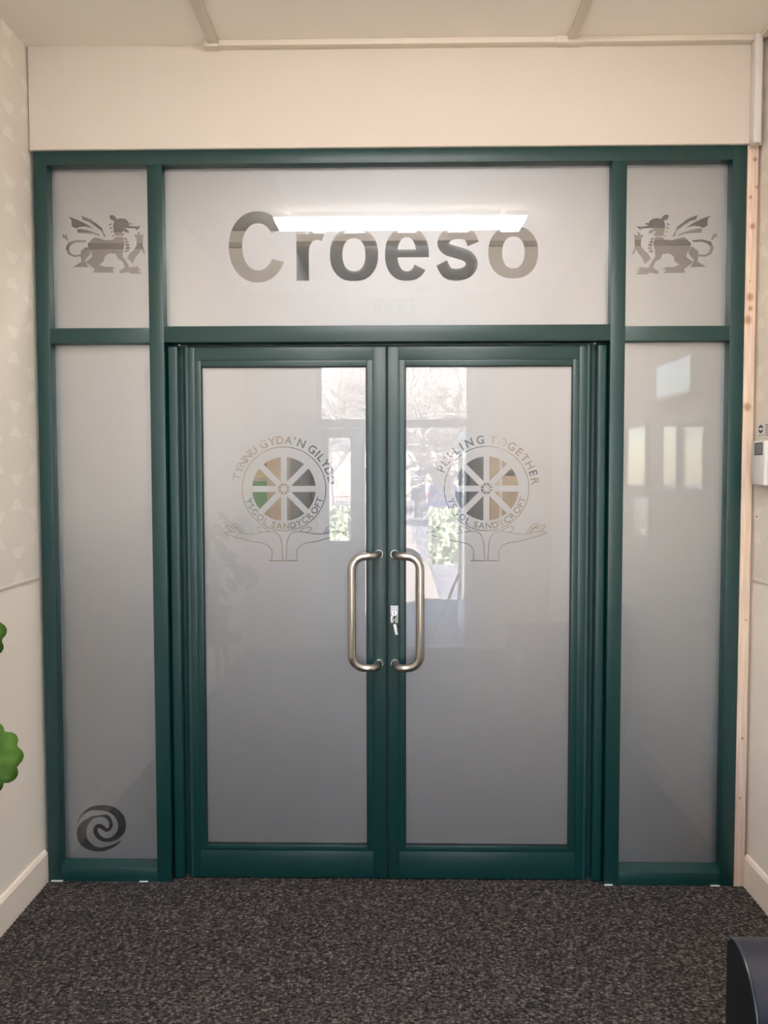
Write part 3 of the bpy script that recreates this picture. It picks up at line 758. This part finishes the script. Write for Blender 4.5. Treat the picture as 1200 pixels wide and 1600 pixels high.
# ------------------------------------------------------------------ black leather armchair at the right
ch = empty('armchair', (2.25, -1.72, 0), 'black leather armchair against the right wall at the lower right corner', 'armchair')
def arm(y_far, y_near, name):
    # profile of the arm in (y, z); far edge is upright, near top edge is rounded
    s_ = 1 if y_far > y_near else -1
    wdt = abs(y_far - y_near); prof = [(y_far, .06), (y_far, .558), (y_far - s_ * .008, .570), (y_far - s_ * .035, .577)]
    for i in range(9):
        a = i / 8 * pi / 2
        prof.append((y_far - s_ * (.035 + (wdt - .035) * sin(a)), .577 - .135 * (1 - cos(a))))
    prof.append((y_near, .06))
    def shell(x0, x1, inset, m, nm):
        cyy = sum(q[0] for q in prof) / len(prof)
        P = [(cyy + (y - cyy) * (1 - inset), .06 + (z - .06) * (1 - inset * .25)) for y, z in prof]
        bm = bmesh.new(); A = [bm.verts.new((x0, y, z)) for y, z in P]; B = [bm.verts.new((x1, y, z)) for y, z in P]
        n = len(P)
        for i in range(n): bm.faces.new((A[i], A[(i + 1) % n], B[(i + 1) % n], B[i]))
        bm.faces.new(A); bm.faces.new(B[::-1])
        return obj(nm, bm, M[m], ch, True)
    ar = shell(1.970, 2.42, 0, 'leather', 'armrest')
    fp = shell(1.965, 1.9702, .04, 'leatherm', 'arm_front_panel')
    bm = bmesh.new(); tube_bm(bm, [(1.968, y, z) for y, z in prof[2:]], .0035, 8); pp = obj('piping', bm, M['leather'], None, True); pp.parent = ar
    pp.matrix_parent_inverse = Matrix()
    return ar
arm(-1.325, -1.475, 'a'); arm(-2.13, -1.98, 'b')
bm = bmesh.new(); box_bm(bm, 1.985, 2.42, -1.975, -1.480, .14, .30, bev=.012, seg=3); obj('seat_base', bm, M['leather'], ch, True)
bm = bmesh.new(); box_bm(bm, 1.978, 2.43, -1.973, -1.482, .302, .43, bev=.035, seg=4); obj('seat_cushion', bm, M['leather'], ch, True)
bm = bmesh.new(); box_bm(bm, 2.425, 2.54, -2.12, -1.335, .14, .80, bev=.035, seg=4); obj('backrest', bm, M['leather'], ch, True)
for x in (2.0, 2.50):
    for y in (-1.40, -2.05):
        bm = bmesh.new(); tube_bm(bm, [(x, y, .004), (x, y, .075 if x < 2.4 else .145)], [.016, .022], 16); obj('leg', bm, M['wood'], ch, True)

# ------------------------------------------------------------------ outer entrance behind the camera
oe = empty('window_2', (1.25, YB - .1, 0), 'white framed outer entrance with a glazed top light', kind='structure')
ya, yb = YB - .13, YB - .07
boxes('frame', [(.60, .64, ya, yb, 0, 2.62), (1.866, 1.904, ya, yb, 0, 2.62), (.64, 1.866, ya, yb, 2.58, 2.62), (.64, 1.866, ya, yb, 1.885, 1.955), (.60, 1.904, ya, yb + .02, 0.0, .02)], M['alu'], oe, .002)
boxes('glass_pane', [(.64, 1.866, (ya + yb) / 2, (ya + yb) / 2 + .004, 1.955, 2.58)], M['glass'], oe)
d3 = empty('door_3', (.80, YB - .1, 0), 'closed narrow white glazed outer door leaf', kind='structure')
boxes('leaf_frame', [(.645, .70, ya, yb, .025, 1.88), (.885, 1.005, ya, yb, .025, 1.88), (.70, .885, ya, yb, 1.80, 1.88), (.70, .885, ya, yb, .025, .28), (.70, .885, ya, yb, .84, .92)], M['alu'], d3, .002)
boxes('glass_pane', [(.70, .885, -4.052, -4.048, .92, 1.80)], M['glass'], d3)
boxes('lower_panel', [(.70, .885, -4.06, -4.04, .28, .84)], M['alu'], d3)
d4 = empty('door_4', (1.89, -4.5, 0), 'wide white glazed outer door leaf standing open', kind='structure')
xa_, xb_ = 1.866, 1.902
boxes('leaf_frame', [(xa_, xb_, -4.24, -4.16, .03, 1.88), (xa_, xb_, -5.02, -4.93, .03, 1.88), (xa_, xb_, -4.93, -4.24, 1.80, 1.88), (xa_, xb_, -4.93, -4.24, .03, .28)], M['alu'], d4, .002)
boxes('glass_pane', [(1.882, 1.886, -4.93, -4.24, .28, 1.80)], M['glass'], d4)
bm = bmesh.new(); tube_bm(bm, [(1.57, -4.35, -.03), (1.82, -4.22, .62)], .012, 10)
box_bm(bm, 1.44, 1.70, -4.40, -4.30, -.045, .0, bev=.005)
tag(recentre(obj('broom', bm, M['tan'], None, True)), 'pale broom leaning by the open outer door, mirrored in the right green door', 'broom')

# ------------------------------------------------------------------ outside
def ground():
    prof = [(-4.15, -.03), (-6, -.05), (-12, -.12), (-20, -.25), (-36, -.52), (-60, -.60), (-140, -.7)]
    bm = bmesh.new(); A = [bm.verts.new((-60, y, z)) for y, z in prof]; B = [bm.verts.new((70, y, z)) for y, z in prof]
    for i in range(len(prof) - 1): bm.faces.new((A[i], B[i], B[i + 1], A[i + 1]))
    o = obj('trim_2', bm, M['road']); tag(o, 'grey tarmac ground outside the porch', kind='structure')
    bm = bmesh.new()
    for (x0, x1, y0, y1) in ((-1.0, 1.8, -12, -4.16), (.2, 1.7, -34, -12)):
        zz = lambda y: next(z1_ + (z2_ - z1_) * (y - y1_) / (y2_ - y1_) for (y1_, z1_), (y2_, z2_) in zip(prof, prof[1:]) if y2_ <= y <= y1_) + .012
        ysq = [y1] + [p_[0] for p_ in prof if y0 < p_[0] < y1] + [y0]
        v = [(bm.verts.new((x0, y, zz(y))), bm.verts.new((x1, y, zz(y)))) for y in ysq]
        for a, b in zip(v, v[1:]): bm.faces.new((a[0], a[1], b[1], b[0]))
    tag(obj('trim_3', bm, M['stone']), 'paved path leading away from the porch', kind='structure')
ground()
def hedge(name, x0, x1, y0, y1, z0_, z1_, label, seed):
    rnd = random.Random(seed); bm = bmesh.new()
    box_bm(bm, x0 + .08, x1 - .08, y0 + .08, y1 - .08, z0_, z1_ - .08)
    N = int(900 * min(3, (x1 - x0) * (z1_ - z0_) + (y1 - y0)))
    for i in range(N):
        f = rnd.random()
        if f < .45: p = Vector((rnd.uniform(x0, x1), y1 - rnd.random() * .08, rnd.uniform(z0_, z1_)))
        elif f < .7: p = Vector((x0 + rnd.random() * .08, rnd.uniform(y0, y1), rnd.uniform(z0_, z1_)))
        else: p = Vector((rnd.uniform(x0, x1), rnd.uniform(y0, y1), z1_ - rnd.random() * .1))
        s_ = rnd.uniform(.02, .04); n_ = Vector((rnd.gauss(0, 1), rnd.gauss(0, 1), rnd.gauss(0, 1))).normalized(); a = n_.orthogonal().normalized() * s_; b = n_.cross(a)
        bm.faces.new([bm.verts.new(p + a), bm.verts.new(p + b), bm.verts.new(p - a), bm.verts.new(p - b)])
    o = obj(name, bm, M['hedge']); tag(o, label, 'hedge'); recentre(o)
hedge('hedge', 1.85, 6.0, -12.6, -11.4, -.12, .85, 'clipped green hedge beside the path, mirrored in the right green door', 1)
hedge('hedge', -5.0, .3, -15.5, -14.4, -.16, .75, 'low green hedge left of the path, mirrored in the left green door', 2)
def tree(x, y, h, seed, label, lean=(0, 0), r0=.16, group=None):
    rnd = random.Random(seed); bm = bmesh.new(); cnt = 0
    Q = [(Vector((0, 0, 0)), Vector((lean[0], lean[1], 1)).normalized(), h * .26, r0, 0)]
    while Q and cnt < 1700:
        p, d, L, r, lvl = Q.pop(0); cnt += 1
        pts = [p]; q = p.copy(); dd = d.copy(); n = 4
        for i in range(n):
            dd = (dd + Vector((rnd.gauss(0, .14), rnd.gauss(0, .14), rnd.gauss(0, .10)))).normalized(); q = q + dd * L / n; pts.append(q.copy())
        tube_bm(bm, pts, [r * (1 - .45 * i / n) for i in range(n + 1)], 6 if lvl < 2 else 3, caps=False)
        if lvl >= 6: continue
        for k_ in range(5 if lvl < 2 else 4):
            t_ = rnd.uniform(.3, 1) if lvl else rnd.uniform(.6, 1); b = pts[int(t_ * n)]
            nd = (dd * .6 + Vector((rnd.gauss(0, .7), rnd.gauss(0, .7), rnd.gauss(.28, .4)))).normalized()
            Q.append((b, nd, L * rnd.uniform(.6, .85), max(r * .5, .012), lvl + 1))
    me = bpy.data.meshes.new('bare_tree'); bm.to_mesh(me); bm.free()
    o = link('bare_tree', me, M['bark'], None, True); o.location = (x, y, -.3)
    tag(o, label, 'tree', group)
tree(-1.0, -24.5, 13, 11, 'bare winter tree left of the path, mirrored in the left green door', (.2, .05), .14)
tree(3.5, -16.8, 11, 5, 'bare winter tree behind the hedge, its limbs mirrored in the right green door', (-.35, .05), .18)
tree(4.3, -29.5, 13, 9, 'taller bare winter tree further down the path near the road', (.05, 0), .2)
tree(-.8, -38.5, 17, 21, 'tall bare winter tree near the road on the left side of the path', (.05, 0), .2)

hs = empty('house', (3, -58, -.6), 'brick house with an arched white porch across the road, mirrored in the right green door', 'house')
hy = -56
boxes('wall', [(-7, 13, hy - 8, hy, -.62, 3.3)], M['brick'], hs)
boxes('render_band', [(-7.02, 13.02, hy - .01, hy + .05, 2.5, 2.9), (-7.02, 13.02, hy - .01, hy + .05, 3.1, 3.32)], M['render'], hs)
bm = bmesh.new()
A = [bm.verts.new((-7.4, hy + .4, 3.3)), bm.verts.new((-7.4, hy - 4, 5.0)), bm.verts.new((-7.4, hy - 8.4, 3.3))]; B = [bm.verts.new((13.4, v.co.y, v.co.z)) for v in A]
for i in range(3): bm.faces.new((A[i], A[(i + 1) % 3], B[(i + 1) % 3], B[i]))
bm.faces.new(A[::-1]); bm.faces.new(B); obj('roof', bm, M['slate'], hs)
# arched porch
bm = bmesh.new(); cxh = 2.6
out = [(cxh + 1.6 * cos(a), 1.4 + 1.15 * sin(a)) for a in [i * pi / 20 for i in range(21)]]; inn = [(cxh + 1.25 * cos(a), 1.4 + .85 * sin(a)) for a in [i * pi / 20 for i in range(21)]]
out = [(cxh + 1.6, -.6)] + out + [(cxh - 1.6, -.6)]; inn = [(cxh + 1.25, -.6)] + inn + [(cxh - 1.25, -.6)]
fo_ = [bm.verts.new((x, hy + .35, z)) for x, z in out]; fi_ = [bm.verts.new((x, hy + .35, z)) for x, z in inn]
bo_ = [bm.verts.new((x, hy, z)) for x, z in out]; bi_ = [bm.verts.new((x, hy, z)) for x, z in inn]
for i in range(len(out) - 1):
    bm.faces.new((fo_[i], fo_[i + 1], fi_[i + 1], fi_[i])); bm.faces.new((fo_[i], bo_[i], bo_[i + 1], fo_[i + 1])); bm.faces.new((fi_[i], fi_[i + 1], bi_[i + 1], bi_[i]))
obj('arched_porch', bm, M['render'], hs)
dr = boxes('front_door', [(2.1, 3.1, hy, hy + .08, -.55, 1.6)], M['navy'], hs)
for x0_ in (-5, -2.2, 5.5, 9.5):
    wnd = boxes('window', [(x0_, x0_ + 1.8, hy, hy + .06, .4, 1.9)], M['white'], hs)
    g1 = boxes('pane', [(x0_ + .1, x0_ + .86, hy + .06, hy + .08, .5, 1.8), (x0_ + .94, x0_ + 1.7, hy + .06, hy + .08, .5, 1.8)], M['dark']); g1.parent = wnd
# car seen from behind
car = empty('car', (3.6, -42, -.56), 'small blue car parked beyond the railings, mirrored in the right green door', 'car')
bm = bmesh.new()
secs = [(-44.1, .5, .72, .80), (-43.7, .28, .86, .84), (-42.9, .22, .95, .86), (-42.3, .22, 1.38, .70), (-41.2, .22, 1.46, .68), (-40.45, .24, 1.32, .70), (-40.15, .26, .98, .84), (-39.95, .30, .62, .84)]
rings = []
for y, zb_, zt_, hw_ in secs:
    ring = []
    body = .86 if hw_ < .8 else hw_
    for (fx, fz) in ((-1, 0), (-1.0, .35), (-.98, .55), (-hw_ / body, .92), (-hw_ / body * .85, 1), (hw_ / body * .85, 1), (hw_ / body, .92), (.98, .55), (1.0, .35), (1, 0)):
        ring.append(bm.verts.new((3.6 + body * fx, y, -.56 + zb_ + (zt_ - zb_) * fz)))
    rings.append(ring)
for a, b in zip(rings, rings[1:]):
    for i in range(10): bm.faces.new((a[i], a[(i + 1) % 10], b[(i + 1) % 10], b[i]))
bm.faces.new(rings[0]); bm.faces.new(rings[-1][::-1]); obj('car_body', bm, M['carpaint'], car, True)
bm = bmesh.new(); v = [bm.verts.new(q) for q in ((3.02, -40.12, .46), (4.18, -40.12, .46), (4.10, -40.40, .74), (3.10, -40.40, .74))]; bm.faces.new(v)
w_ = obj('rear_window', bm, M['dark'], car); md = w_.modifiers.new('t', 'SOLIDIFY'); md.thickness = .02
boxes('tail_light', [(2.78, 3.0, -40.02, -39.94, .24, .40)], M['red'], car, .01); boxes('tail_light', [(4.2, 4.42, -40.02, -39.94, .24, .40)], M['red'], car, .01)
boxes('number_plate', [(3.34, 3.86, -39.95, -39.93, .10, .21)], M['white'], car)
for x in (2.85, 4.35):
    for y in (-40.8, -43.4):
        bm = bmesh.new(); tube_bm(bm, [(x - .1, y, -.25), (x + .1, y, -.25)], .31, 24); obj('wheel', bm, M['tyre'], car, True)
bm = bmesh.new()
for i in range(61): box_bm(bm, -4 + i * .2, -3.98 + i * .2, -33.02, -33.0, -.46, .45)
box_bm(bm, -4, 8, -33.03, -32.99, .40, .44); box_bm(bm, -4, 8, -33.03, -32.99, -.36, -.32)
tag(recentre(obj('railing', bm, M['iron'])), 'black upright bar railing across the far end of the path', 'railing')
gp = boxes('gate_post', [(.55, .75, -32.95, -32.75, -.5, 1.1)], M['iron']); tag(recentre(gp), 'dark gate post at the left of the path', 'gate post')
gp = boxes('gate_post', [(1.95, 2.15, -32.95, -32.75, -.5, 1.1)], M['iron']); tag(recentre(gp), 'dark gate post at the right of the path, nearer the car', 'gate post')

# ------------------------------------------------------------------ lobby behind the frosted glass
LY = 2.25
struct('floor_lobby', [(-1.5, 4.1, .09, 5.2, -.1, 0)], M['lobbyfloor'])
struct('ceiling_lobby', [(-1.5, 4.1, .09, 5.2, ZC, ZC + .1)], M['corr'])
struct('wall_lobby_left', [(-1.4, -1.2, .09, 5.1, 0, ZC)], M['lwall'])
struct('wall_lobby_right', [(3.8, 4.0, .09, 5.1, 0, ZC)], M['lwall'])
struct('wall_lobby_front', [(-1.2, XL, .0901, .20, 0, ZC), (XR, 3.8, .0901, .20, 0, ZC), (XL, XR, .0901, .20, SH, ZC)], M['lwall'])
wlb = struct('wall_lobby_back', [(-1.2, .60, LY, LY + .12, 0, ZC), (1.844, 3.8, LY, LY + .12, 0, ZC), (.60, 1.844, LY, LY + .12, 2.94, ZC)], M['lwall'])
boxes('dimming_panel', [(-1.2, .47, LY - .012, LY, 0, 1.0), (2.30, 3.8, LY - .012, LY, 0, 1.0)], M['ldim'], wlb)  # dark panels added to dim what the lower film lets through
struct('wall_corridor', [(.48, .60, LY + .12, 4.6, 0, ZC), (1.844, 1.96, LY + .12, 4.6, 0, ZC), (.60, 1.844, 3.6, 3.7, 2.08, ZC)], M['corr'])
struct('wall_corridor_end', [(.48, 1.96, 4.5, 4.6, 0, ZC)], M['corr'])
o_ = boxes('trim_4', [(-1.2, .60, LY - .02, LY, 2.90, 2.93), (1.844, 3.8, LY - .02, LY, 2.90, 2.93)], M['band']); o_['kind'] = 'structure'
def lobby_door(n, x0, x1):
    d = empty('door_%d' % n, ((x0 + x1) / 2, 3.62, 0), kind='structure')
    boxes('leaf_frame', [(x0, x0 + .09, 3.6, 3.65, .01, 2.07), (x1 - .09, x1, 3.6, 3.65, .01, 2.07), (x0 + .09, x1 - .09, 3.6, 3.65, 1.95, 2.07), (x0 + .09, x1 - .09, 3.6, 3.65, .01, .9)], M['tealdoor'], d, .002)
    boxes('glazing_bar', [((x0 + x1) / 2 - .02, (x0 + x1) / 2 + .02, 3.61, 3.64, .9, 1.95)], M['tealdoor'], d)
    boxes('door_panel', [(x0 + .09, x1 - .09, 3.620, 3.630, .9, 1.95)], M['corrp'], d)
lobby_door(5, .605, 1.22); lobby_door(6, 1.226, 1.84)
# woodwork and cards either side of the dark opening
o_ = boxes('trim_5', [(.47, .598, LY - .03, LY - .001, 0, 2.10)], M['tan'], None, .002); o_['kind'] = 'structure'
wc = empty('cupboard', (2.06, LY - .1, 0), 'tan cupboard with a white edge strip behind the right green door glass', 'cupboard')
boxes('body', [(1.85, 2.30, LY - .16, LY - .001, 0.0, 1.95)], M['tan'], wc, .002)
boxes('edge_strip', [(1.905, 1.922, LY - .168, LY - .16, .02, 1.94)], M['white'], wc)
boxes('shelf_edge', [(1.93, 2.29, LY - .166, LY - .16, 1.49, 1.52)], M['grey'], wc)
tag(recentre(boxes('poster', [(.375, .465, LY - .006, LY - .001, 1.475, 1.62)], M['yellow'])), 'pale yellow poster seen through the left wheel badge', 'poster')
tag(recentre(boxes('notice_card', [(.355, .465, LY - .008, LY - .001, 1.27, 1.455)], M['greenp'])), 'green card seen through the lower left of the left wheel badge', 'notice')
ll = empty('strip_light', (1.25, .45, ZC), 'added unseen fill light in the lobby behind the frosted glass', 'ceiling light')  # lamp added out of sight to light the lobby and the film from behind
boxes('light_body', [(.3, 2.2, .39, .51, ZC - .04, ZC - .0005)], M['white'], ll, .002)
boxes('diffuser', [(.31, 2.19, .40, .50, ZC - .075, ZC - .0402)], M['lobbyfill'], ll)

cl = empty('strip_light', (1.2, 2.47, ZC), 'added unseen fill light in the corridor beyond the lobby', 'ceiling light')  # lamp added behind the lintel to brighten the corridor seen through the letters
boxes('light_body', [(.9, 1.55, 2.43, 2.51, ZC - .012, ZC - .0005)], M['white'], cl, .002)
boxes('diffuser', [(.91, 1.54, 2.44, 2.50, ZC - .025, ZC - .0122)], M['lobbyfill'], cl)
